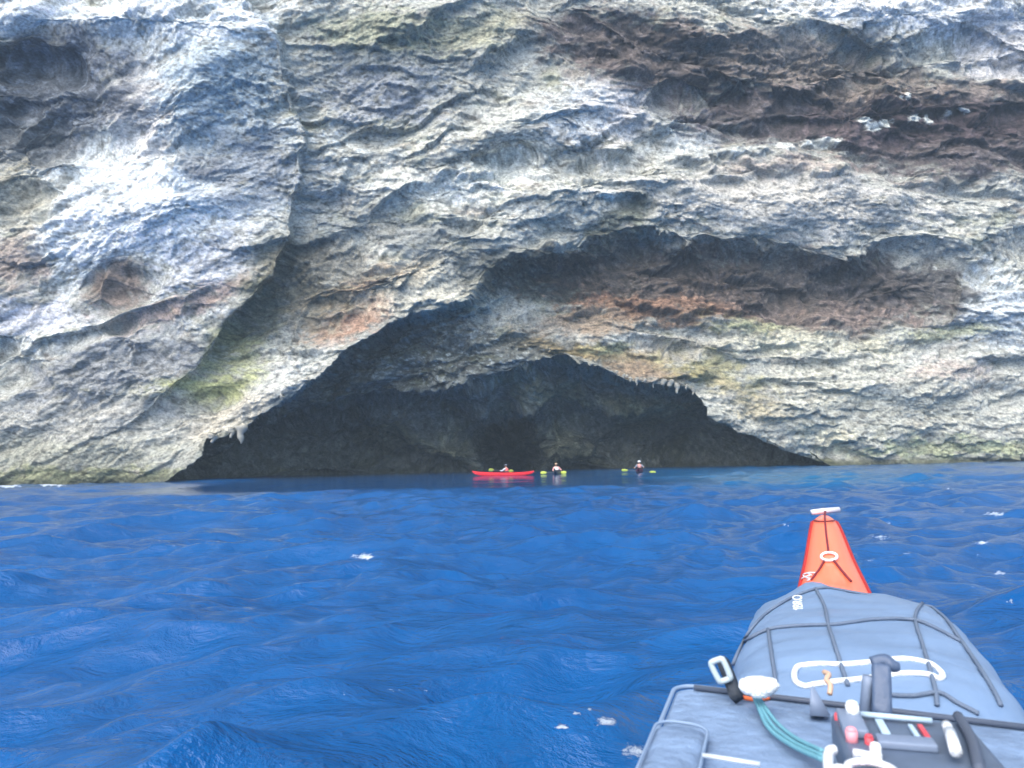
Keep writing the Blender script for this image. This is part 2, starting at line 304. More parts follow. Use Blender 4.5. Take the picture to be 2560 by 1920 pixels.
# pale calcite lumps that stand out of the dark crust and along the cave lip
wh = 0
for (x, y, rx, ry, a) in [(1968, 203, 10, 6, -45), (1950, 206, 5, 4, 0), (1880, 262, 14, 6, -10), (1895, 275, 16, 8, 10), (1925, 266, 18, 6, -20), (1985, 256, 14, 6, -15), (2015, 257, 9, 6, 0), (2058, 245, 11, 4, -10), (2090, 240, 8, 4, 0), (1780, 302, 34, 7, -6), (1700, 310, 20, 8, 10), (1600, 325, 12, 8, 0), (1455, 276, 10, 8, 0), (1475, 315, 8, 8, 0), (2030, 575, 4, 3, 0),
                          (1120, 365, 22, 16, 0), (1320, 425, 22, 10, 0), (920, 688, 10, 7, 0)]:
    wh = np.maximum(wh, sstep(.25, .6, blob(Uw, Vw, x, y, rx * 1.2, ry * 1.2, a) + .35 * n4))
paint(wh, (.62, .61, .57), 1.0)
P = P + N * (wh * .18)[..., None]
# scattered pale shells of old growth on the dark inner roof
sp = sstep(.16, .4, n4 + .35 * n3) * np.clip(blob(U, V, 960, 770, 220, 70) * 2.2, 0, 1)
# cave shade painted into the colour of its walls and inner roof
cave_shade = np.maximum(cins, cin * sstep(820, 900, V / K)) * sstep(640, 720, V / K)
paint(cave_shade * (.80 + .2 * n2), (.052, .066, .066), .95)
paint(cave_shade * sstep(.0, .4, n2), (.12, .115, .065), .6)
for (x, y, rx, ry, a) in [(1215, 970, 90, 45, 12), (970, 985, 80, 45, 0), (1400, 900, 110, 50, 0), (820, 960, 80, 30, 0), (1180, 850, 120, 30, 10)]:
    paint(cin * sstep(.25, .8, blob(Up, Vp, x, y, rx, ry, a) + .3 * n2 + .3 * n3), (.19, .18, .115), .75)
paint(sp * cin, (.40, .42, .42), .75)
paint(cin * sstep(.1, .4, n3) * blob(U, V, 700, 1012, 90, 14), (.5, .5, .48), .9)
# grain
fleck_ = sstep(.05, .3, nz(.9, .4, 611, 3)); C = C * (1 + (.9 * fleck_ * sstep(.25, .08, C.mean(-1)))[..., None])  # random pale flecks in the darkest rock
g = 1 + .45 * n3 + .85 * n4 + .25 * n2
g *= 1 - .55 * sstep(.12, .42, nz(.7, .38, 400, 3)) * (1 - wh)
C *= np.clip(g, .25, 1.6)[..., None]
tide = CPz = P[..., 2] + .35 * n3
paint(sstep(.75, .25, tide) * (1 - .5 * cin), (.075, .08, .05), .8)
C *= np.array([.965, 1.01, .985]); C = np.clip(C, .01, .85)

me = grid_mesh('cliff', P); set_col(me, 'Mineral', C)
m = bpy.data.materials.new('rock'); m.use_nodes = True; n = m.node_tree; b = n.nodes['Principled BSDF']
at_ = n.nodes.new('ShaderNodeAttribute'); at_.attribute_name = 'Mineral'
tc = n.nodes.new('ShaderNodeTexCoord')
t1 = n.nodes.new('ShaderNodeTexNoise'); t1.inputs['Scale'].default_value = 4.2; t1.inputs['Detail'].default_value = 8; t1.inputs['Roughness'].default_value = .68
mp = n.nodes.new('ShaderNodeMapping'); mp.inputs['Scale'].default_value = (1, 1, 1.5); mp.inputs['Rotation'].default_value = (0, R(12), 0)
n.links.new(tc.outputs['Object'], mp.inputs[0]); n.links.new(mp.outputs[0], t1.inputs['Vector'])
mr = n.nodes.new('ShaderNodeMapRange'); mr.inputs['From Min'].default_value = .3; mr.inputs['From Max'].default_value = .7; mr.inputs['To Min'].default_value = .42; mr.inputs['To Max'].default_value = 1.58
n.links.new(t1.outputs[0], mr.inputs[0])
mx = n.nodes.new('ShaderNodeVectorMath'); mx.operation = 'SCALE'
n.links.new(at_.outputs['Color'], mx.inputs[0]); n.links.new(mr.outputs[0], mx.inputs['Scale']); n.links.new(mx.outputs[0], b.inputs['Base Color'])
b.inputs['Roughness'].default_value = .85; b.inputs['Specular IOR Level'].default_value = .25
bp = n.nodes.new('ShaderNodeBump'); bp.inputs['Strength'].default_value = .8; bp.inputs['Distance'].default_value = .12
n.links.new(t1.outputs[0], bp.inputs['Height']); n.links.new(bp.outputs[0], b.inputs['Normal'])
ROCK = m
cliff = tag(link('cliff', me, m), 'limestone sea cliff with a low wide cave mouth', 'cliff', kind='structure')
cliff_bvh = None
CP = P

# ------------------------------------------------------------------ sea
KAZ = math.atan((1984 - 1280) / F)             # heading of the near kayak, clockwise from the view
kd = np.array([math.sin(KAZ), math.cos(KAZ)]); kr = np.array([math.cos(KAZ), -math.sin(KAZ)])
waves = []
wr = np.random.RandomState(5)
for i in range(64):
    lam = 0.28 * (7.5 / 0.28) ** (i / 63.0) * wr.uniform(.9, 1.1)
    ang = R(100) + wr.normal() * R(44)
    amp = .0135 * lam ** .95 * wr.uniform(.5, 1.3) * (1.35 if lam < 1.5 else .85 if lam < 3 else .65)
    waves.append((2 * math.pi / lam, ang, amp * .62, wr.uniform(0, 6.28)))
def sea(x, y, dist=None, full=False):
    z = np.zeros_like(x); dx = np.zeros_like(x); dy = np.zeros_like(x)
    for k, a, A, ph in waves:
        c, s = math.cos(a), math.sin(a)
        fade = 1 if dist is None else np.clip((2 * math.pi / k) / (dist * .012 + .02) - 1.5, 0, 1)
        t = k * (x * c + y * s) + ph
        z += A * fade * np.sin(t); q = .9 * A * fade * np.cos(t); dx += q * c; dy += q * s
    lift = .40 * np.exp(-((x - .5) ** 2 + (y - 1.2) ** 2) / 5.0 ** 2)
    calm = 1 - .89 * sstep(27, 36, y) * sstep(-24, -18, x) * sstep(16, 4, x) - .45 * sstep(40, 60, y) * (1 - sstep(-24, -18, x) * sstep(16, 4, x))
    z = z * calm + lift; dx *= calm; dy *= calm
    return (z, dx, dy) if full else z
ds = [.3]
while ds[-1] < 95:
    d = ds[-1]; ds.append(d + max(.012, min(d * d * 1.5 / (F * 1.2) , .12 + .0022 * d)))
ds = np.array(ds + [105, 120, 150, 200, 300, 450, 700])
az = np.radians(np.concatenate([np.linspace(-180, -48, 60), np.arange(-47, 47, .1), np.linspace(48, 180, 60)]))
AZ, DS = np.meshgrid(az, ds)
X0, Y0 = DS * np.sin(AZ), DS * np.cos(AZ)
Z, DX, DY = sea(X0, Y0, DS, True)
Pw_ = np.stack([X0 + DX, Y0 + DY, Z], -1)
me = grid_mesh('sea', Pw_)
# foam: where crests have broken (picture positions measured, then carried onto the water plane)
Uq, Vq = pix(Pw_.reshape(-1, 3)); Uq = Uq.reshape(X0.shape); Vq = Vq.reshape(X0.shape)
front = (AZ > -.9) & (AZ < .9)
fo = np.zeros_like(X0)
fr = np.random.RandomState(3)
spots = [(790, 1203, 22, 8, 1.1), (765, 1200, 14, 6, .9), (20, 1050, 30, 3.5, 1.3), (110, 1048, 32, 3.5, 1.3), (1215, 1570, 20, 9, .95), (1308, 1558, 34, 12, .85), (1275, 1532, 14, 5, .9), (1245, 1540, 10, 5, .9), (1370, 1622, 46, 26, .8), (740, 1497, 26, 3, .7), (800, 1490, 22, 3, .6), (850, 1491, 24, 2.5, .7), (920, 1492, 10, 3, .9), (1435, 1490, 8, 2, .5),
         (2150, 1110, 30, 5, 1), (2120, 1172, 22, 6, 1), (1905, 1160, 22, 8, .9), (2158, 1238, 20, 6, .9), (2085, 1105, 14, 4, .7), (1700, 1133, 9, 4, .9), (1920, 1130, 12, 4, .8), (2050, 1057, 18, 2, .9), (1435, 1188, 8, 3, .6), (1340, 1112, 14, 3, .5), (1240, 1118, 12, 2, .5), (365, 1415, 10, 8, .4), (1230, 1452, 6, 3, .6), (2180, 1300, 14, 5, .8), (1960, 1195, 16, 6, .7), (1880, 1210, 14, 3, .7)]
for i in range(26): spots.append((fr.uniform(1500, 2200), fr.uniform(1020, 1050), 12, 1.6, .55))
for i in range(22): spots.append((fr.uniform(1850, 2212), fr.uniform(1080, 1330), 8, 3, .6))
qw = np.stack([Uq / 14, Vq / 7, np.zeros_like(Uq)], -1); Ux_ = Uq + 22 * fbm(qw, 3, .7); Vx_ = Vq + 9 * fbm(qw + 33, 3, .7)
for (x, y, rx, ry, k) in spots:
    fo = np.maximum(fo, k * blob(Ux_, Vx_, x, y, rx, ry))
fo *= front
tq = .4 * blob(Uq, Vq, 1700, 1030, 330, 22) * front
set_f(me, 'foam', fo); set_f(me, 'calm', sstep(27, 36, Y0) * sstep(-24, -18, X0) * sstep(16, 4, X0) * front)
set_f(me, 'shoal', np.clip(tq, 0, 1))
m = bpy.data.materials.new('sea_water'); m.use_nodes = True; n = m.node_tree; b = n.nodes['Principled BSDF']
tc = n.nodes.new('ShaderNodeTexCoord')
def N_(t): return n.nodes.new(t)
def noise(scale, det=4, rough_=.55, sy=1, dist=0):
    mp = N_('ShaderNodeMapping'); mp.inputs['Scale'].default_value = (1, sy, 1); mp.inputs['Rotation'].default_value = (0, 0, R(-10))
    t = N_('ShaderNodeTexNoise'); t.inputs['Scale'].default_value = scale; t.inputs['Detail'].default_value = det; t.inputs['Roughness'].default_value = rough_; t.inputs['Distortion'].default_value = dist
    n.links.new(tc.outputs['Object'], mp.inputs[0]); n.links.new(mp.outputs[0], t.inputs['Vector']); return t
def mixc(f, a, b_):
    mx = N_('ShaderNodeMix'); mx.data_type = 'RGBA'
    if hasattr(f, 'type'): n.links.new(f, mx.inputs[0])
    else: mx.inputs[0].default_value = f
    for s_, k_ in ((a, 6), (b_, 7)):
        if hasattr(s_, 'type'): n.links.new(s_, mx.inputs[k_])
        else: mx.inputs[k_].default_value = (*s_, 1)
    return mx.outputs[2]
def math_(op, a, b_=None, c_=None):
    x = N_('ShaderNodeMath'); x.operation = op
    for i, s_ in enumerate((a, b_, c_)):
        if s_ is None: continue
        if hasattr(s_, 'type'): n.links.new(s_, x.inputs[i])
        else: x.inputs[i].default_value = s_
    return x.outputs[0]
def attr(nm):
    x = N_('ShaderNodeAttribute'); x.attribute_name = nm; return x.outputs['Fac']
col = mixc(noise(.35, 3).outputs[0], (.001, .048, .170), (.002, .092, .285))
col = mixc(attr('shoal'), col, (.005, .16, .25))
fn = noise(13, 8, .78, 1.5, 1.5).outputs[0]
fmask = math_('SMOOTH_MIN', math_('MAXIMUM', math_('MULTIPLY', math_('SUBTRACT', math_('MULTIPLY_ADD', attr('foam'), .52, fn), .79), 5.0), 0.0), 1.0, .05)
col = mixc(fmask, col, (.50, .58, .66))
n.links.new(col, b.inputs['Base Color'])
b.inputs['Roughness'].default_value = .10; b.inputs['IOR'].default_value = 1.33; b.inputs['Specular IOR Level'].default_value = .5
n.links.new(math_('MULTIPLY_ADD', fmask, .6, .07), b.inputs['Roughness'])
h = math_('MULTIPLY_ADD', noise(3.6, 6, .66, 1.5, .5).outputs[0], 1.0, math_('MULTIPLY', noise(11, 4, .6, 1.5, .3).outputs[0], .22))
h = math_('MULTIPLY_ADD', fmask, .10, h)
bp = N_('ShaderNodeBump'); bp.inputs['Distance'].default_value = .075
n.links.new(math_('MULTIPLY_ADD', attr('calm'), -.6, .68), bp.inputs['Strength'])
n.links.new(h, bp.inputs['Height']); n.links.new(bp.outputs[0], b.inputs['Normal'])
SEA = tag(link('sea', me, m), 'deep blue choppy sea water in front of the cliff', 'sea', kind='structure')
me.flip_normals() if me.polygons[1000].normal.z < 0 else None
hz = bpy.data.meshes.new('haze'); bmz = bmesh.new(); bmesh.ops.create_cube(bmz, size=1); bmz.to_mesh(hz); bmz.free()  # added volume: imitates a lens veil and lifts the blacks in the cave
hm = bpy.data.materials.new('sea_haze'); hm.use_nodes = True; n = hm.node_tree; n.nodes.remove(n.nodes['Principled BSDF'])
pv = n.nodes.new('ShaderNodeVolumePrincipled'); pv.inputs['Color'].default_value = (.62, .82, 1, 1); pv.inputs['Density'].default_value = .0011
n.links.new(pv.outputs[0], n.nodes['Material Output'].inputs['Volume'])
HZ = tag(link('haze', hz, hm, smooth=False), 'thin bluish sea haze filling the air before the cliff', 'haze', kind='stuff')
HZ.scale = (1500, 1500, 170); HZ.location = (0, 0, 75)
#OBJECTS#
# ------------------------------------------------------------------ small mesh builders
def mesh_from(name, verts, faces):
    me = bpy.data.meshes.new(name); me.from_pydata([tuple(map(float, v)) for v in verts], [], faces); me.update(); return me
def loft(rings, closed=True, caps=True):
    """rings: list of (n,3) arrays -> verts, faces"""
    n_ = len(rings[0]); V_ = [p for r_ in rings for p in r_]; Fc = []
    for i in range(len(rings) - 1):
        for j in range(n_ if closed else n_ - 1):
            k_ = (j + 1) % n_; Fc.append((i * n_ + j, i * n_ + k_, (i + 1) * n_ + k_, (i + 1) * n_ + j))
    if caps and closed:
        Fc.append(tuple(range(n_))[::-1]); Fc.append(tuple((len(rings) - 1) * n_ + j for j in range(n_)))
    return V_, Fc
class MB:
    def __init__(s): s.v = []; s.f = []
    def add(s, v, f):
        o = len(s.v); s.v += [np.asarray(p, float) for p in v]; s.f += [tuple(i + o for i in q_) for q_ in f]; return s
    def tube(s, pts, r_, n_=8, closed=False):
        pts = [np.asarray(p, float) for p in pts]; N_p = len(pts); rs = r_ if hasattr(r_, '__len__') else [r_] * N_p
        rings = []; prev = None
        for i, p in enumerate(pts):
            a = pts[(i - 1) % N_p] if (closed or i > 0) else p; b_ = pts[(i + 1) % N_p] if (closed or i < N_p - 1) else p
            t = b_ - a; t /= np.linalg.norm(t) + 1e-12
            if prev is None: prev = np.array([0, 0, 1.0]) if abs(t[2]) < .9 else np.array([1.0, 0, 0])
            x = prev - t * (prev @ t); x /= np.linalg.norm(x) + 1e-12; y = np.cross(t, x); prev = x
            an = np.arange(n_) * 2 * math.pi / n_
            rings.append(p + rs[i] * (np.cos(an)[:, None] * x + np.sin(an)[:, None] * y))
        if closed: rings.append(rings[0])
        return s.add(*loft(rings, True, not closed))
    def box(s, c, sz, rot=None, bev=.12):
        """rounded box: centre, full sizes, optional 3x3 rotation, bevel as a share of the smallest side"""
        bm = bmesh.new(); bmesh.ops.create_cube(bm, size=1)
        bmesh.ops.scale(bm, vec=sz, verts=bm.verts)
        bmesh.ops.bevel(bm, geom=bm.edges[:], offset=bev * min(sz), segments=2, affect='EDGES', profile=.6)
        A = np.array([tuple(v.co) for v in bm.verts]);
        if rot is not None: A = A @ np.asarray(rot).T
        bm.verts.ensure_lookup_table(); f = [tuple(v.index for v in q_.verts) for q_ in bm.faces]; bm.free()
        return s.add(list(A + np.asarray(c)), f)
    def ball(s, c, r_, n_=10, m_=7, jit=0):
        rings = []
        r_ = np.asarray(r_, float) * np.ones(3)
        for i in range(1, m_):
            t = math.pi * i / m_; an = np.arange(n_) * 2 * math.pi / n_
            q_ = np.stack([math.sin(t) * np.cos(an), math.sin(t) * np.sin(an), np.full(n_, math.cos(t))], -1) * r_
            if jit: q_ = q_ * (1 + jit * perlin(q_ / r_.max() * 1.7 + np.asarray(c) * 31)[:, None])
            rings.append(q_ + np.asarray(c))
        return s.add(*loft(rings))
    def build(s, name, m=None, parent=None, smooth=True):
        return link(name, mesh_from(name, s.v, s.f), m, parent, smooth)
def catmull(pts, k=6, closed=False):
    pts = np.array(pts, float); n_ = len(pts); out = []
    for i in range(n_ if closed else n_ - 1):
        p0, p1, p2, p3 = (pts[(i + j) % n_] if closed else pts[min(max(i + j, 0), n_ - 1)] for j in (-1, 0, 1, 2))
        for t in np.arange(k) / k:
            out.append(.5 * (2 * p1 + (p2 - p0) * t + (2 * p0 - 5 * p1 + 4 * p2 - p3) * t * t + (3 * p1 - p0 - 3 * p2 + p3) * t ** 3))
    if not closed: out.append(pts[-1])
    return np.array(out)
def interp_tab(tab, y):
    tab = np.array(tab, float); tab = tab[np.argsort(tab[:, 0])]; return [float(np.interp(y, tab[:, 0], tab[:, i])) for i in range(1, tab.shape[1])]

# ------------------------------------------------------------------ stalactites on the cave lips
def cliff_pt(x, y):
    j = int(np.argmin(np.abs(us - x * K))); i = int(np.argmin(np.abs(vs - y * K))); return CP[i, j]
st_m = mat('calcite', (.34, .33, .28), .8, noise=.35, nscale=6, bump=.6, bscale=8)
for (x, y, L, r_) in [(1330, 822, .5, .16), (1345, 826, .8, .15), (1362, 829, .65, .14), (1377, 832, 1.15, .17), (1396, 834, .7, .13), (1419, 836, 1.3, .14), (1440, 834, .9, .3), (1452, 838, 1.2, .34), (1468, 842, 1.0, .3), (1488, 846, .9, .16), (1505, 850, .7, .2), (1352, 828, .4, .12), (1408, 836, .45, .12),
                      (462, 955, 1.0, .40), (500, 945, .8, .30), (522, 940, 1.3, .42), (612, 872, .6, .22), (668, 832, .5, .2)]:
    L *= .75 + .35 * math.sin(x * 1.7); r_ *= .9; p = cliff_pt(x, y - 6) + np.array([0, -.25, .25]); pts = []; rr = []
    for t in np.linspace(0, 1, 9):
        pts.append(p + np.array([.05 * math.sin(9 * t + x), .04 * math.cos(7 * t + x), -L * t])); rr.append(r_ * (1.25 - t) * (1 + .22 * math.sin(11 * t + x)) * (1 if t < .95 else .5))
    MB().tube(pts, rr, 9).build('stalactite', st_m, cliff)

# ------------------------------------------------------------------ far kayaks and paddlers
def hull_parts(tab, parent, hull_m, deck_m, mir=0, seam_m=None, ns=60, cx=0., split=-9):
    """tab rows: y, half width, ridge z, gunwale drop, keel z"""
    ys = np.linspace(min(t[0] for t in tab), max(t[0] for t in tab), ns)
    D_, H_, G1, G2 = [], [], [], []
    for y in ys:
        hw, rz_, gd, kz = interp_tab(tab, y); gz = rz_ - gd
        up_ = [(-1, 0), (-.93, .22), (-.72, .55), (-.4, .84), (-.12, .985), (0, 1), (.12, .985), (.4, .84), (.72, .55), (.93, .22), (1, 0)]
        D_.append(np.array([[cx + a * hw, y, gz + b_ * gd] for a, b_ in up_]))
        hh = gz - kz
        dn = [(-1, 1), (-1.0, .75), (-.93, .45), (-.7, .16), (-.35, .05), (0, 0), (.35, .05), (.7, .16), (.93, .45), (1.0, .75), (1, 1)]
        H_.append(np.array([[cx + a * hw * (1 if b_ < .99 else 1), y, kz + b_ * hh] for a, b_ in dn]))
        G1.append((cx - hw - .002, y, gz)); G2.append((cx + hw + .002, y, gz))
    dk = MB().add(*loft(D_, False)).build('deck', deck_m, parent); hl = MB().add(*loft(H_, False)).build('hull', hull_m, parent)
    if seam_m:
        MB().tube(G1, .006, 6).build('seam', seam_m, parent); MB().tube(G2, .006, 6).build('seam', seam_m, parent)
    return dk, hl
FAR = [(-2.6, .015, .36, .02, .28), (-2.4, .06, .33, .035, .10), (-1.8, .17, .27, .06, -.04), (-1, .26, .25, .07, -.10), (0, .29, .26, .07, -.11), (1, .25, .28, .08, -.10), (1.8, .16, .31, .08, -.03), (2.35, .07, .36, .06, .10), (2.62, .015, .42, .02, .34)]
red = mat('red_gelcoat', (.75, .02, .03), .3, coat=.4); redd = mat('dark_red_gelcoat', (.16, .01, .03), .35)
navy = mat('navy_gelcoat', (.02, .035, .07), .4); black = mat('black_neoprene', (.03, .033, .04), .7, bump=.3, bscale=120)
skin_m = mat('skin', (.55, .30, .22), .55); pink = mat('coral_vest', (.72, .16, .14), .75, noise=.15, nscale=9); pale = mat('pale_sleeve', (.55, .58, .62), .8)
tan = mat('sun_hat_straw', (.42, .30, .20), .8); yel = mat('yellow_green_blade', (.72, .80, .12), .4); white = mat('white_helmet', (.60, .64, .68), .4); hair_m = mat('dark_hair', (.03, .025, .02), .6); grey = mat('grey_shaft', (.10, .11, .12), .5); slate = mat('slate_cap', (.14, .17, .22), .8); rose = mat('rose_top', (.50, .25, .24), .8); lifew = mat('white_panel', (.8, .8, .8), .7); eye_m = mat('eye', (.02, .02, .02), .2)

def far_kayak(x, y, rz, hm_, dm_, label):
    z = float(sea(np.array([x]), np.array([y]))[0])
    k = tag(empty('sea_kayak', (x, y, z), rz), label, 'kayak', 'touring kayaks of the group in the cave')
    hull_parts(FAR, k, hm_, dm_, seam_m=black)
    an = np.linspace(0, 2 * math.pi, 29)[:-1]
    MB().tube([(.21 * math.cos(a), .38 * math.sin(a) - .15, .285) for a in an], .016, 6, True).build('cockpit_rim', black, k)
    MB().add(*loft([np.array([(s_ * .205 * math.cos(a), s_ * .37 * math.sin(a) - .15, .29 + (1 - s_) * .16) for a in an]) for s_ in (1, .85, .68, .62)])).build('spray_skirt', black, k)
    MB().tube([(0, 2.60, .40), (0, 2.66, .44)], .012, 6).tube([(-.06, 2.66, .44), (.06, 2.66, .44)], .014, 6).build('toggle', black, k)
    MB().tube([(-.02, -2.6, .30), (-.02, -2.72, .10)], .02, 6).build('rudder', black, k)
    MB().box((0, -.95, .285), (.26, .34, .03)).build('hatch', black, k); MB().box((0, 1.15, .315), (.22, .22, .03)).build('hatch', black, k)
    return k
def person(x, y, rz, lean, hand_l, hand_r, top_m, sleeve_m, head, label, look=0):
    """seated figure; hands in local coordinates (x right, y forward, z up from the water)"""
    z = float(sea(np.array([x]), np.array([y]))[0])
    root = tag(empty('person', (x, y, z), rz), label, 'person', 'paddlers in the cave mouth'); root.scale = (.93, .93, .93)
    bm = bmesh.new(); sk = bm.verts.layers.skin.verify()
    def vt(p, r_, par=None, rt_=False):
        v = bm.verts.new(p); v[sk].radius = (r_, r_); v[sk].use_root = rt_
        if par: bm.edges.new((par, v))
        return v
    lx, ly = lean
    pel = vt((0, -.15, .20), .135, None, True)
    wst = vt((lx * .3, -.15 + ly * .3, .36), .125, pel); chs = vt((lx * .7, -.15 + ly * .7, .52), .15, wst)
    nb = vt((lx, -.15 + ly, .64), .07, chs); nk = vt((lx * 1.05, -.14 + ly, .69), .052, nb)
    hd1 = vt((lx * 1.1, -.125 + ly, .755), .078, nk); hd2 = vt((lx * 1.12, -.12 + ly, .84), .092, hd1); vt((lx * 1.12, -.125 + ly, .895), .066, hd2)
    vt((lx * 1.1 + .105 * math.sin(look), -.12 + ly + .108 * math.cos(look), .795), .014, hd2)     # nose
    for s_, hnd in ((-1, hand_l), (1, hand_r)):
        hnd = np.array(hnd, float); sh = np.array([lx + s_ * .19, -.15 + ly, .60]); mid = (sh + hnd) / 2 + np.array([s_ * .07, -.03, -.08])
        a = vt(sh, .062, nb); e = vt(mid, .044, a); fo_ = vt(mid * .45 + hnd * .55, .036, e)
        dr = hnd - mid; dr /= np.linalg.norm(dr); wr_ = vt(hnd - dr * .07, .024, fo_); pm = vt(hnd - dr * .01, .034, wr_)
        for q_ in range(4):
            o_ = (q_ - 1.5) * .021; b1 = vt(hnd + dr * .035 + np.array([o_, 0, .018]), .009, pm); b2 = vt(hnd + dr * .05 + np.array([o_, 0, -.014]), .008, b1)
            vt(hnd + dr * .018 + np.array([o_, 0, -.026 - .003 * (q_ % 2)]), .007, b2)
        b1 = vt(hnd + np.array([-s_ * .042, .005, .004]), .010, pm); vt(hnd + dr * .03 + np.array([-s_ * .036, 0, -.02]), .009, b1)
        th = vt((s_ * .10, .10, .19), .085, pel); kn = vt((s_ * .14, .48, .21), .055, th); vt((s_ * .08, .85, .06), .04, kn)
    me_ = bpy.data.meshes.new('body'); bm.to_mesh(me_); bm.free()
    bd = link('body', me_, skin_m, root, False)
    sm = bd.modifiers.new('skin', 'SKIN'); sm.use_smooth_shade = True; sb = bd.modifiers.new('sub', 'SUBSURF'); sb.levels = 1; sb.render_levels = 1
    # clothes
    an = np.arange(20) * 2 * math.pi / 20; rings = []
    for t, rx_, ry_ in ((.22, .185, .15), (.30, .19, .155), (.42, .205, .165), (.54, .225, .165), (.60, .20, .14), (.645, .10, .09)):
        f_ = (t - .2) / .44
        rings.append(np.array([(lx * f_ + rx_ * math.cos(a), -.15 + ly * f_ + ry_ * math.sin(a), t) for a in an]))
    MB().add(*loft(rings)).build('life_vest', top_m, root)
    for s_, hnd in ((-1, hand_l), (1, hand_r)):
        hnd = np.array(hnd, float); sh = np.array([lx + s_ * .17, -.15 + ly, .59]); mid = (sh + hnd) / 2 + np.array([s_ * .07, -.03, -.08])
        MB().tube(catmull([sh, sh * .5 + mid * .5 + np.array([s_ * .015, 0, 0]), mid, mid * .35 + hnd * .65], 4), np.linspace(.088, .054, 13), 10).build('sleeve', sleeve_m, root)
    hx, hy = lx * 1.12, -.122 + ly
    if head == 'helmet':
        MB().add(*loft([np.array([(hx + r_ * math.cos(a), hy + r_ * 1.12 * math.sin(a), zz) for a in an]) for zz, r_ in ((.83, .150), (.86, .158), (.91, .150), (.96, .115), (.985, .06), (.992, .01))])).build('helmet', white, root)
    elif head == 'cap':
        MB().add(*loft([np.array([(hx + r_ * math.cos(a), hy + r_ * 1.12 * math.sin(a), zz) for a in an]) for zz, r_ in ((.855, .112), (.90, .112), (.94, .085), (.955, .01))])).box((hx, hy + .15, .862), (.15, .12, .012)).build('cap', slate, root)
    else:
        MB().add(*loft([np.array([(hx + r_ * math.cos(a), hy + r_ * 1.08 * math.sin(a), zz) for a in an]) for zz, r_ in ((.865, .20), (.872, .20), (.88, .115), (.93, .108), (.965, .07), (.97, .01))])).build('sun_hat', tan, root)
    MB().add(*loft([np.array([(hx + r_ * math.cos(a), hy - .02 + r_ * 1.0 * math.sin(a), zz) for a in an]) for zz, r_ in ((.76, .07), (.80, .100), (.87, .107))])).build('hair', hair_m, root)
    for s_ in (-.034, .034): MB().ball((hx + s_ + .09 * math.sin(look), hy + .088, .825), .011, 6, 5).build('eye', eye_m, root)
    MB().tube([(hx - .025, hy + .092, .765), (hx, hy + .098, .763), (hx + .025, hy + .092, .765)], .006, 5).build('mouth', pink, root)
    return root
def paddle(a, b_, label, roll=0):
    """a, b_: world positions of the blade tips"""
    a = np.array(a, float); b_ = np.array(b_, float); c = (a + b_) / 2; d = b_ - a; L = np.linalg.norm(d); d /= L
    root = tag(empty('paddle', c), label, 'paddle', 'paddles with yellow-green blades')
    MB().tube([-(L / 2 - .42) * d, (L / 2 - .42) * d], .016, 8).build('shaft', grey, root)
    side = np.cross(d, [0, 1, 0]); side /= np.linalg.norm(side)
    for s_ in (-1, 1):
        rings = []
        for t, w_ in ((0, .016), (.1, .055), (.3, .105), (.6, .125), (.85, .11), (.97, .06), (1, .014)):
            cc = s_ * d * (L / 2 - .54 + .54 * t); an = np.arange(12) * 2 * math.pi / 12
            nn = np.cross(d, side)
            sd = side * math.cos(roll) + nn * math.sin(roll); n2_ = np.cross(d, sd)
            rings.append(np.array([cc + sd * w_ * math.cos(q_) + n2_ * (.009 + .012 * t * (1 - t)) * math.sin(q_) + n2_ * .03 * t * t for q_ in an]))
        MB().add(*loft(rings)).build('blade', yel, root)
    return root
def W(u, v, Yd): return at(np.array(u, float), np.array(v, float), Yd)
# first paddler, seen side-on in the red kayak
p = W(1257, 1187, 58); far_kayak(p[0], p[1], R(68), red, red, 'bright red sea kayak lying side-on in front of the dark cave hollow')
q1 = W(1264, 1187, 58)
person(p[0] + .18, p[1] + .05, R(62), (.03, .05), (-.42, .28, .42), (.34, .22, .50), pink, pale, 'cap', 'person in coral vest, pale sleeves and dark cap sitting in the side-on red kayak', 0)
paddle(W(1221, 1174.5, 57.2), W(1283, 1178, 58.6), 'paddle with yellow-green blades held over the side-on red kayak', .3)
# second paddler, leaning, kayak end-on
p = W(1394, 1187.5, 60); far_kayak(p[0], p[1], R(172), navy, navy, 'dark low kayak seen end-on between the two red kayaks')
person(p[0], p[1], R(172), (.10, .10), (-.35, .25, .36), (.34, .30, .30), lifew, rose, 'hat', 'person leaning in the dark end-on kayak, rose sleeves, tan hat and white vest', .3)
paddle(W(1351, 1182, 59.5), W(1416, 1181, 59.8), 'paddle with yellow-green blades held low by the leaning person in the dark kayak', .2)
# third paddler, coming towards the camera
p = W(1599, 1187, 61); far_kayak(p[0], p[1], R(168), redd, redd, 'dark red kayak pointing towards the camera under the white-helmeted paddler')
person(p[0], p[1], R(165), (0, .02), (-.40, .25, .40), (.40, .25, .34), rose, slate, 'helmet', 'person in a white helmet and dusky pink vest, rightmost of the three paddlers', 0)
paddle(W(1554, 1175, 60.3), W(1640, 1181, 60.1), 'paddle held level across the chest of the white-helmeted person', .5)

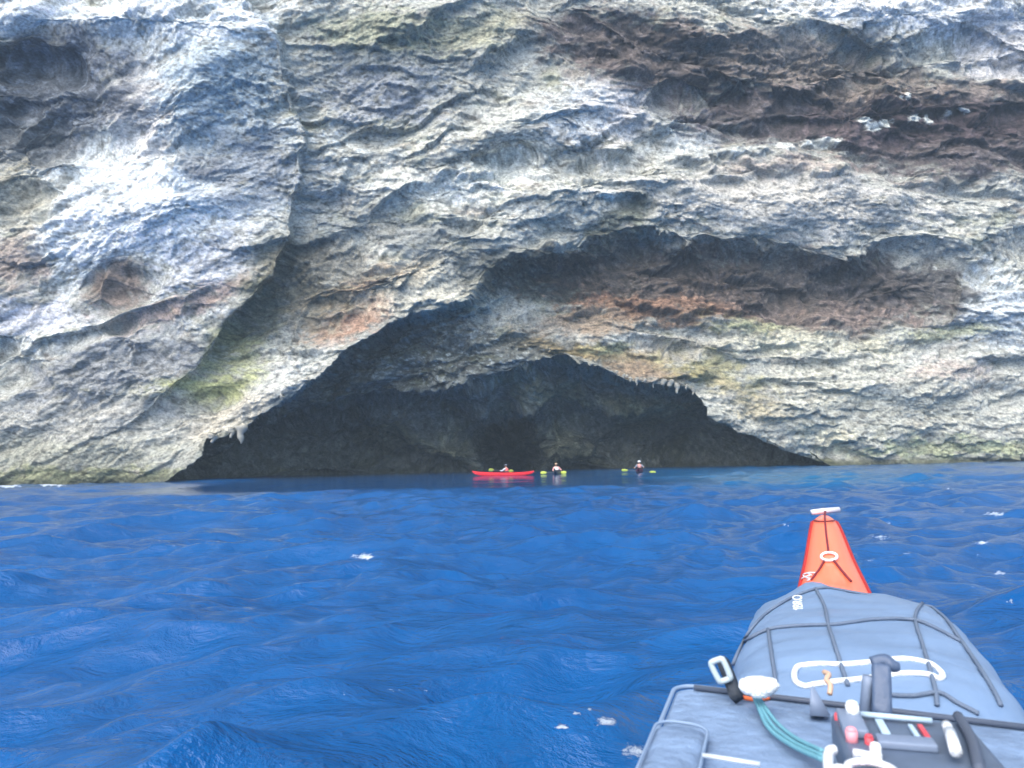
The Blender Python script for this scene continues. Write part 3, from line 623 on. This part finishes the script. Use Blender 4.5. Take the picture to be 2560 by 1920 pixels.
# ------------------------------------------------------------------ the near kayak
BZ = .45
NEAR = empty('sea_kayak', (0, 0, BZ), -KAZ)
tag(NEAR, 'orange-red bow and foredeck of the near kayak pointing at the cliff', 'kayak')
def loc(Pt):
    Pt = np.asarray(Pt, float); return np.stack([Pt[..., :2] @ kr, Pt[..., :2] @ kd, Pt[..., 2] - BZ], -1)
def lray(u, v):
    d = ray(np.array(u, float), np.array(v, float)); return np.array([d[:2] @ kr, d[:2] @ kd, d[2]])
EYL = np.array([0, 0, CAMZ - BZ])
def Lk(u, v, yk): d = lray(u, v); return EYL + d * (yk / d[1])
def Lz(u, v, drop): d = lray(u, v); return EYL + d * (-drop / d[2])
tip = Lk(2060, 1286, 2.78); c1_ = Lk(2080, 1455, 2.25)
KX = tip[0]; zt, z1 = tip[2], c1_[2]
orange = mat('orange_red_gelcoat', (1.0, .19, .095), .35, coat=.5, bump=.05, bscale=30); seam = mat('dark_red_seam', (.35, .02, .02), .5)
tabN = [(-2.4, .02, zt - .05, .03, zt - .15), (-1.8, .14, z1 + .02, .06, .10), (-1, .26, z1 - .01, .08, -.12), (0, .28, z1 - .07, .08, -.15), (.9, .26, z1 - .08, .09, -.13), (1.5, .205, z1 - .05, .09, -.05),
        (1.9, .15, z1 - .03, .08, .04), (2.25, .098, z1, .06, .16), (2.5, .066, (z1 + zt) / 2 - .004, .045, .26), (2.7, .044, zt - .008, .035, .33), (2.79, .036, zt, .025, .40), (2.81, .031, zt, .02, .41), (2.822, .018, zt - .006, .015, .42)]
dk, hl = hull_parts(tabN, NEAR, orange, orange, seam_m=seam, ns=120, cx=KX)
hl_b = None
def bvh_of(*obs):
    vs_, fs_ = [], []
    for o in obs:
        k_ = len(vs_); vs_ += [tuple(v.co) for v in o.data.vertices]; fs_ += [tuple(i + k_ for i in p_.vertices) for p_ in o.data.polygons]
    return BVHTree.FromPolygons(vs_, fs_)
def on(bvh, u, v, lift=.004):
    d = Vector(lray(u, v)).normalized(); h_, nn, _, _ = bvh.ray_cast(Vector(EYL), d)
    if h_ is None: return None
    if nn.dot(d) > 0: nn = -nn
    return np.array(h_ + nn * lift), np.array(nn)
def cord_pts(bvh, pts, lift=.004, k=5, closed=False):
    o = [on(bvh, x, y, lift) for x, y in catmull(pts, k, closed)]; return [q_[0] for q_ in o if q_ is not None]
DB = bvh_of(dk)
cordm = mat('dark_red_deck_line', (.16, .02, .03), .8); wht = mat('white_reflective_cord', (.80, .84, .86), .5, noise=.12, nscale=90, bump=.6, bscale=260); lilac = mat('pale_grey_plastic', (.62, .60, .64), .45)
MB().tube(cord_pts(DB, [(2062, 1292), (2066, 1340), (2072, 1384)]), .0035, 6).tube(cord_pts(DB, [(2082, 1402), (2104, 1430), (2126, 1456)]), .0035, 6).tube(cord_pts(DB, [(2062, 1404), (2048, 1428), (2030, 1452)]), .003, 6).build('deck_line', cordm, NEAR)
MB().tube(cord_pts(DB, [(2037, 1304), (2048, 1305), (2060, 1306), (2074, 1305), (2084, 1304)]), .002, 6).build('bow_seam', cordm, NEAR)
an = np.arange(28) * 2 * math.pi / 28
MB().tube(cord_pts(DB, [(2073 + 18 * math.cos(a), 1396 + 10 * math.sin(a)) for a in an[::2]], .006, 2, True), .0042, 7, True).build('rope_ring', wht, NEAR)
tg = MB().tube([Lk(2028, 1281, 2.80), Lk(2063, 1277, 2.82), Lk(2098, 1274, 2.84)], .0095, 10).build('toggle_handle', lilac, NEAR)
MB().tube([Lk(2063, 1279, 2.81), Lk(2062, 1290, 2.76)], .004, 6).build('toggle_cord', cordm, tg)
lg = MB()
for st in ([(2000, 1446), (2010, 1438), (2024, 1434), (2040, 1434)], [(2004, 1450), (2014, 1444), (2026, 1441)], [(2010, 1441), (2018, 1446), (2028, 1450), (2020, 1453)], [(2022, 1436), (2030, 1440)]):
    pp = cord_pts(DB, st, .003, 4)
    if len(pp) > 2: lg.tube(pp, .0022, 6)
lg.build('bow_emblem', wht, NEAR)

# dry bag strapped to the foredeck
bagm = mat('grey_coated_fabric', (.155, .24, .375), .45, spec=.6, noise=.18, nscale=7, bump=.35, bscale=14)
BAG = tag(empty('dry_bag', (0, 0, BZ), -KAZ), 'big dark grey dry bag strapped across the foredeck behind the orange bow', 'bag')
zc = CAMZ - BZ
secs = [(1.10, .15, -.40, .085), (1.13, .190, -.365, .080), (1.18, .202, -.337, .078), (1.28, .208, -.312, .080), (1.42, .208, -.303, .084), (1.6, .210, -.305, .088), (1.75, .212, -.311, .088), (1.88, .206, -.319, .092), (1.98, .186, -.331, .092), (2.04, .155, -.348, .092), (2.07, .08, -.385, .100)]
rings = []
for y in np.concatenate([np.linspace(1.10, 1.2, 10), np.linspace(1.22, 1.9, 40), np.linspace(1.92, 2.07, 14)]):
    hw, zt_, cx_ = interp_tab(secs, y); zb = -.415; rg = []
    for a in np.linspace(0, 2 * math.pi, 65)[:-1]:
        ca, sa = math.cos(a), math.sin(a)
        x = hw * math.copysign(abs(ca) ** .76, ca)
        z = zb + (zt_ - zb) * abs(sa) ** .72 if sa > 0 else zb - .05 * abs(sa)
        rg.append((cx_ + x, y, zc + z))
    rings.append(np.array(rg))
A_ = np.array(rings)
A_[..., 2] += .010 * fbm(A_ * 7, 3) + .006 * (1 - np.abs(perlin(A_ * np.array([5, 14, 5]) + 9))) ** 4; A_[..., 0] += .010 * perlin(A_ * 8 + 5)
A_[..., 2] += .022 * np.exp(-((A_[..., 0] - .02) / .05) ** 2 - ((A_[..., 1] - 1.93) / .09) ** 2)
bag = MB().add(*loft(list(A_))).build('bag_body', bagm, BAG)
BB = bvh_of(bag)
X3 = lambda pts: [(1560 + .452 * a, 1230 + .452 * b_) for a, b_ in pts]
net = mat('dark_bungee', (.11, .15, .215), .7, bump=.3, bscale=200)
for pts in ([(1060, 540), (1110, 640), (1130, 740), (1165, 850), (1200, 960), (1240, 1080)], [(660, 840), (800, 768), (1000, 745), (1170, 740), (1400, 712), (1600, 715), (1720, 760), (1870, 840)], [(1655, 612), (1610, 700), (1650, 850), (1690, 980), (1720, 1100), (1730, 1190)],
            [(800, 768), (820, 900), (842, 1060)], [(1060, 540), (1300, 522), (1500, 535), (1655, 612), (1770, 700), (1840, 800), (1930, 930), (2030, 1090), (2080, 1190)], [(1060, 540), (930, 590), (800, 670), (720, 750), (665, 835), (610, 960)], [(1460, 1130), (1600, 1135), (1740, 1118), (1850, 1180), (1960, 1235)]):
    pp = cord_pts(BB, X3(pts), .003, 6)
    if len(pp) > 3: MB().tube(pp, .0032, 7).build('net_cord', net, BAG)
ringp = X3([(945, 1000), (975, 968), (1080, 957), (1200, 960), (1345, 950), (1460, 935), (1560, 930), (1680, 952), (1740, 990), (1762, 1025), (1735, 1038), (1690, 1018), (1590, 1010), (1490, 1016), (1380, 1032), (1290, 1045), (1180, 1055), (1060, 1070), (1000, 1080), (950, 1052)])
MB().tube(cord_pts(BB, ringp, .002, 5, True), .0044, 8, True).build('handle_loop', wht, BAG)
# lettering: read from the bottom up
hit = on(BB, 1996, 1518, .0015)
if hit:
    cu = bpy.data.curves.new('lettering', 'FONT'); cu.body = 'OMBRO'; cu.size = .028; cu.extrude = .0006; cu.align_x = 'CENTER'; cu.align_y = 'CENTER'
    to = bpy.data.objects.new('tmp', cu); S.collection.objects.link(to); dg = bpy.context.evaluated_depsgraph_get()
    lm = bpy.data.meshes.new_from_object(to.evaluated_get(dg)); bpy.data.objects.remove(to)
    nn = Vector(hit[1]); h2 = on(BB, 1996, 1508, .0015); LS = np.linalg.norm(h2[0] - hit[0]) / 10 * 46; lm.transform(Matrix.Scale(LS / max(1e-6, max(v.co.x for v in lm.vertices) - min(v.co.x for v in lm.vertices)), 4, (1, 0, 0))); xax = (Vector(h2[0]) - Vector(hit[0])).normalized(); xax = (xax - nn * xax.dot(nn)).normalized(); yax = nn.cross(xax)
    lm.transform(Matrix(((xax[0], yax[0], nn[0], hit[0][0]), (xax[1], yax[1], nn[1], hit[0][1]), (xax[2], yax[2], nn[2], hit[0][2]), (0, 0, 0, 1))))
    link('lettering', lm, wht, BAG, False)
# strap end with pale buckle at the left foot of the bag
strapm = mat('dark_webbing', (.03, .04, .055), .8, bump=.4, bscale=150); buck = mat('grey_plastic_buckle', (.42, .50, .52), .35)
a_, b2_ = Lk(1798, 1648, 1.14), Lk(1836, 1738, 1.08)
st_ = MB().tube([Lk(1806, 1650, 1.15), Lk(1822, 1690, 1.13), Lk(1842, 1745, 1.09)], .010, 4).build('side_strap', strapm, BAG)
MB().tube([Lk(x, y, 1.10) for x, y in catmull([(1778, 1662), (1783, 1654), (1800, 1648), (1808, 1651), (1825, 1690), (1822, 1697), (1805, 1703), (1797, 1700)], 3, True)], .0042, 8, True).build('buckle', buck, st_)

# flat deck bag in front of the cockpit
plate = mat('worn_grey_fabric', (.17, .25, .38), .6, noise=.55, nscale=22, bump=.6, bscale=60); pip = mat('pale_piping', (.20, .28, .40), .6); zipm = mat('dark_zip', (.07, .09, .13), .6)
DK = tag(empty('deck_bag', (0, 0, BZ), -KAZ), 'flat worn grey deck bag with pale piping, lying in front of the cockpit', 'deck bag')
PD = .345
A0, B0 = Lz(1690, 1712, PD), Lz(2640, 1826, PD)
ex_ = (B0 - A0); LW = np.linalg.norm(ex_[:2]); ex_ /= np.linalg.norm(ex_); ey_ = np.array([-kr[0] * 0, 0, 0]); ey_ = Lz(1600, 1935, PD) - A0; ey_ /= np.linalg.norm(ey_)   # towards the paddler
bow_ = np.array([0, 0, 1.0])
def bp_(s_, t, h_=0): return A0 + ex_ * s_ + ey_ * t + bow_ * h_
def slab(s0, s1, t0, t1, h0, h1, rad, wav=.0):
    out = []
    cs = [(s0 + rad, t0 + rad, 180), (s1 - rad, t0 + rad, 270), (s1 - rad, t1 - rad, 0), (s0 + rad, t1 - rad, 90)]
    ol = [(cx_ + rad * math.cos(R(a0 + q_)), cy_ + rad * math.sin(R(a0 + q_))) for cx_, cy_, a0 in cs for q_ in range(0, 91, 15)]
    cxm, cym = (s0 + s1) / 2, (t0 + t1) / 2
    rg = [np.array([bp_(cxm + (x - cxm) * k_, cym + (y - cym) * k_, h_) for x, y in ol]) for k_, h_ in ((.97, h0), (1, h0 + (h1 - h0) * .25), (1, h0 + (h1 - h0) * .7), (.985, h1 - .002), (.96, h1), (.6, h1 + wav), (.2, h1 + wav * 1.2))]
    return loft(rg), ol
(v_, f_), ol = slab(0, LW, 0, .42, -.05, 0, .035, .006)
MB().add(v_, f_).build('panel', plate, DK)
MB().tube([bp_(x, y, .001) for x, y in ol], .0032, 8, True).build('piping', pip, DK)
MB().tube([bp_(.03, .022, .006), bp_(LW - .03, .022, .006)], .004, 6).build('zip', zipm, DK)
MB().box(bp_(.245, .2, .004), (.012, .36, .006), np.stack([ex_, ey_, bow_], 1)).build('webbing', zipm, DK)
(v_, f_), ol2 = slab(.002, .066, .205, .42, -.04, .012, .025, .004)
pk = MB().add(v_, f_).build('pocket', plate, DK)
MB().tube([bp_(x, y, .016) for x, y in ol2], .0020, 8, True).build('pocket_piping', pip, pk)
r1, r2 = Lz(1757, 1888, PD - .022), Lz(1900, 1911, PD - .022)
MB().tube([r1, r2], .0026, 8).build('metal_rail', mat('pale_alloy', (.65, .72, .78), .3, metallic=.3), DK)
tm = mat('orange_cord', (.75, .16, .05), .7)
MB().tube(catmull([Lz(1832, 1733, PD - .004), Lz(1852, 1742, PD - .008), Lz(1885, 1748, PD - .008), Lz(1925, 1744, PD - .004)], 5), .0030, 7).build('orange_cord', tm, DK)
# white bundle and teal cord
FL = tag(empty('cord_float', (0, 0, BZ), -KAZ), 'small white float knotted on a teal cord, at the edge of the flat deck bag', 'float')
fl_ = MB()
for (x, y, rx) in ((1878, 1716, .017), (1893, 1712, .018), (1909, 1714, .019), (1922, 1712, .014), (1899, 1722, .018), (1884, 1722, .014)):
    fl_.ball(Lk(x, y, 1.05), (rx, rx * .8, rx * .62), 12, 8, .25)
fl_.build('white_knot', wht, FL)
tl = mat('teal_cord', (.12, .32, .39), .65, bump=.4, bscale=300); tb = MB()
for o_ in (-5, 0, 6):
    tb.tube(catmull([Lz(1884 + o_, 1728, PD - .022), Lz(1902 + o_ * 1.4, 1765, PD - .02), Lz(1932 + o_ * 2, 1815 - o_, PD - .016), Lz(1985 + o_, 1856 - o_ * 1.6, PD - .02), Lz(2058, 1890 - o_ * 2, PD - .03)], 6), .0027, 7)
tb.build('teal_cord', tl, FL)
# instrument console
dark = mat('dark_console_plastic', (.085, .12, .18), .45, noise=.3, nscale=30); mid_ = mat('blue_grey_panel', (.17, .22, .31), .5); lab = mat('pale_blue_label', (.42, .56, .68), .5); redl = mat('red_label', (.62, .07, .09), .5); pinkl = mat('pink_button', (.8, .30, .34), .4)
CN = tag(empty('instrument_console', (0, 0, BZ), -KAZ), 'dark instrument console with red and white buttons and pale labels, on the flat deck bag', 'console')
TD = PD - .045
q_tl, q_tr, q_bl = Lz(2075, 1782, TD), Lz(2420, 1806, TD), Lz(2062, 1868, TD)
ax = q_tr - q_tl; CW = np.linalg.norm(ax); ax /= CW; ay = np.array([ax[1], -ax[0], 0]); az_ = np.array([0, 0, 1.0]); RM = np.stack([ax, ay, az_], 1)
CD = .20
def cp_(u, v, h_=0): return Lz(u, v, TD - h_)
cen = q_tl + ax * CW / 2 + ay * CD / 2
MB().box(cen - az_ * .022, (CW, CD, .044), RM, .15).build('housing', dark, CN)
def plate_at(u0_, v0_, u1_, v1_, m_, nm, h_=.004, parent=CN):
    c_ = (cp_(u0_, v0_) + cp_(u1_, v1_)) / 2; d_ = cp_(u1_, v1_) - cp_(u0_, v0_)
    return MB().box(c_ + az_ * h_ / 2, (abs(d_ @ ax) + .002, abs(d_ @ ay) + .002, h_), RM, .25).build(nm, m_, parent)
plate_at(2092, 1792, 2172, 1850, mid_, 'control_panel', .010)
plate_at(2190, 1806, 2226, 1844, lab, 'label_plate', .004)
plate_at(2280, 1820, 2300, 1862, lab, 'label_plate', .004)
plate_at(2304, 1820, 2326, 1864, redl, 'red_label_plate', .004)
plate_at(2190, 1852, 2345, 1884, mid_, 'lower_panel', .008)
MB().tube([cp_(2150, 1785, .006), cp_(2330, 1802, .006)], .0032, 8).build('upper_rail', lab, CN)
MB().tube([cp_(2134, 1882, .012), cp_(2205, 1896, .012)], .0042, 8).build('front_rail', wht, CN)
for (x, y, mm, r_, h_) in ((2130, 1759, wht, .0065, .020), (2131, 1779, pinkl, .0050, .008), (2128, 1824, pinkl, .0055, .012), (2092, 1784, redl, .0026, .006), (2112, 1809, redl, .0028, .008), (2172, 1840, redl, .0040, .008), (2188, 1862, wht, .0048, .012)):
    c_ = cp_(x, y, h_); MB().tube([c_ - az_ * .014, c_ - az_ * .001], r_ * 1.1, 12).ball(c_, (r_, r_, r_ * .55), 12, 8).build('button', mm, CN)
MB().tube([cp_(2366, 1812, .014), cp_(2374, 1828, .014)], .0048, 10).tube([cp_(2374, 1828, .014), cp_(2390, 1880, .012)], .0056, 10).build('white_tube', wht, CN)
MB().tube(catmull([cp_(2076, 1960, .006), cp_(2070, 1900, .008), cp_(2074, 1878, .01), cp_(2086, 1874, .01)], 4), .0048, 8).build('bracket', wht, CN)
c_ = cp_(2178, 1926, .012); MB().tube([c_ + .020 * (math.cos(a) * ax + math.sin(a) * ay) for a in an], .0036, 8, True).build('ring', wht, CN)
c_ = cp_(2098, 1925, .012); MB().ball(c_, (.009, .007, .005), 12, 8).build('knob', wht, CN)
MB().tube(catmull([cp_(2395, 1790, .004), cp_(2430, 1850, .006), cp_(2450, 1930, .006)], 5), .0055, 8).build('cable', zipm, CN)
# upright grip and small grey cleat
GP = tag(empty('pump_grip', (0, 0, BZ), -KAZ), 'black upright grip with a curled top, standing in front of the white handle loop', 'grip')
gm = mat('black_rubber', (.065, .10, .17), .5, bump=.3, bscale=80)
g0, g1 = Lk(2205, 1790, 1.03), Lk(2203, 1662, 1.06)
up_g = (g1 - g0); gl = np.linalg.norm(up_g); up_g /= gl; gx = np.array([1.0, 0, 0]); gy = np.cross(up_g, gx); gx = np.cross(gy, up_g)
MB().box((g0 + g1) / 2, (.022, .018, gl), np.stack([gx, gy, up_g], 1), .25).build('grip_body', gm, GP)
MB().tube(catmull([g1 - gx * .010, g1 + gx * .004 + up_g * .006, g1 + gx * .012 + up_g * .001, g1 + gx * .021 + up_g * .001], 4), [.0085] * 9 + [.008, .007, .006, .004], 8).build('curled_top', gm, GP)
MB().tube([Lk(2162, 1785, 1.04), Lk(2168, 1715, 1.05), Lk(2170, 1690, 1.05)], .0065, 8).build('side_tube', mid_, GP)
MB().add(*loft([np.array([Lk(2024, 1790, 1.05), Lk(2076, 1790, 1.05), Lk(2076, 1788, 1.08), Lk(2024, 1788, 1.08)]), np.array([Lk(2026, 1716, 1.06), Lk(2034, 1716, 1.06), Lk(2034, 1716, 1.08), Lk(2026, 1716, 1.08)])])).build('cleat', mid_, GP)
MB().tube(catmull([Lk(2060, 1680, 1.12), Lk(2072, 1686, 1.11), Lk(2066, 1700, 1.10), Lk(2076, 1712, 1.09), Lk(2074, 1736, 1.08)], 4), .0035, 7).build('tan_hook', mat('tan_plastic', (.55, .36, .25), .5), GP)
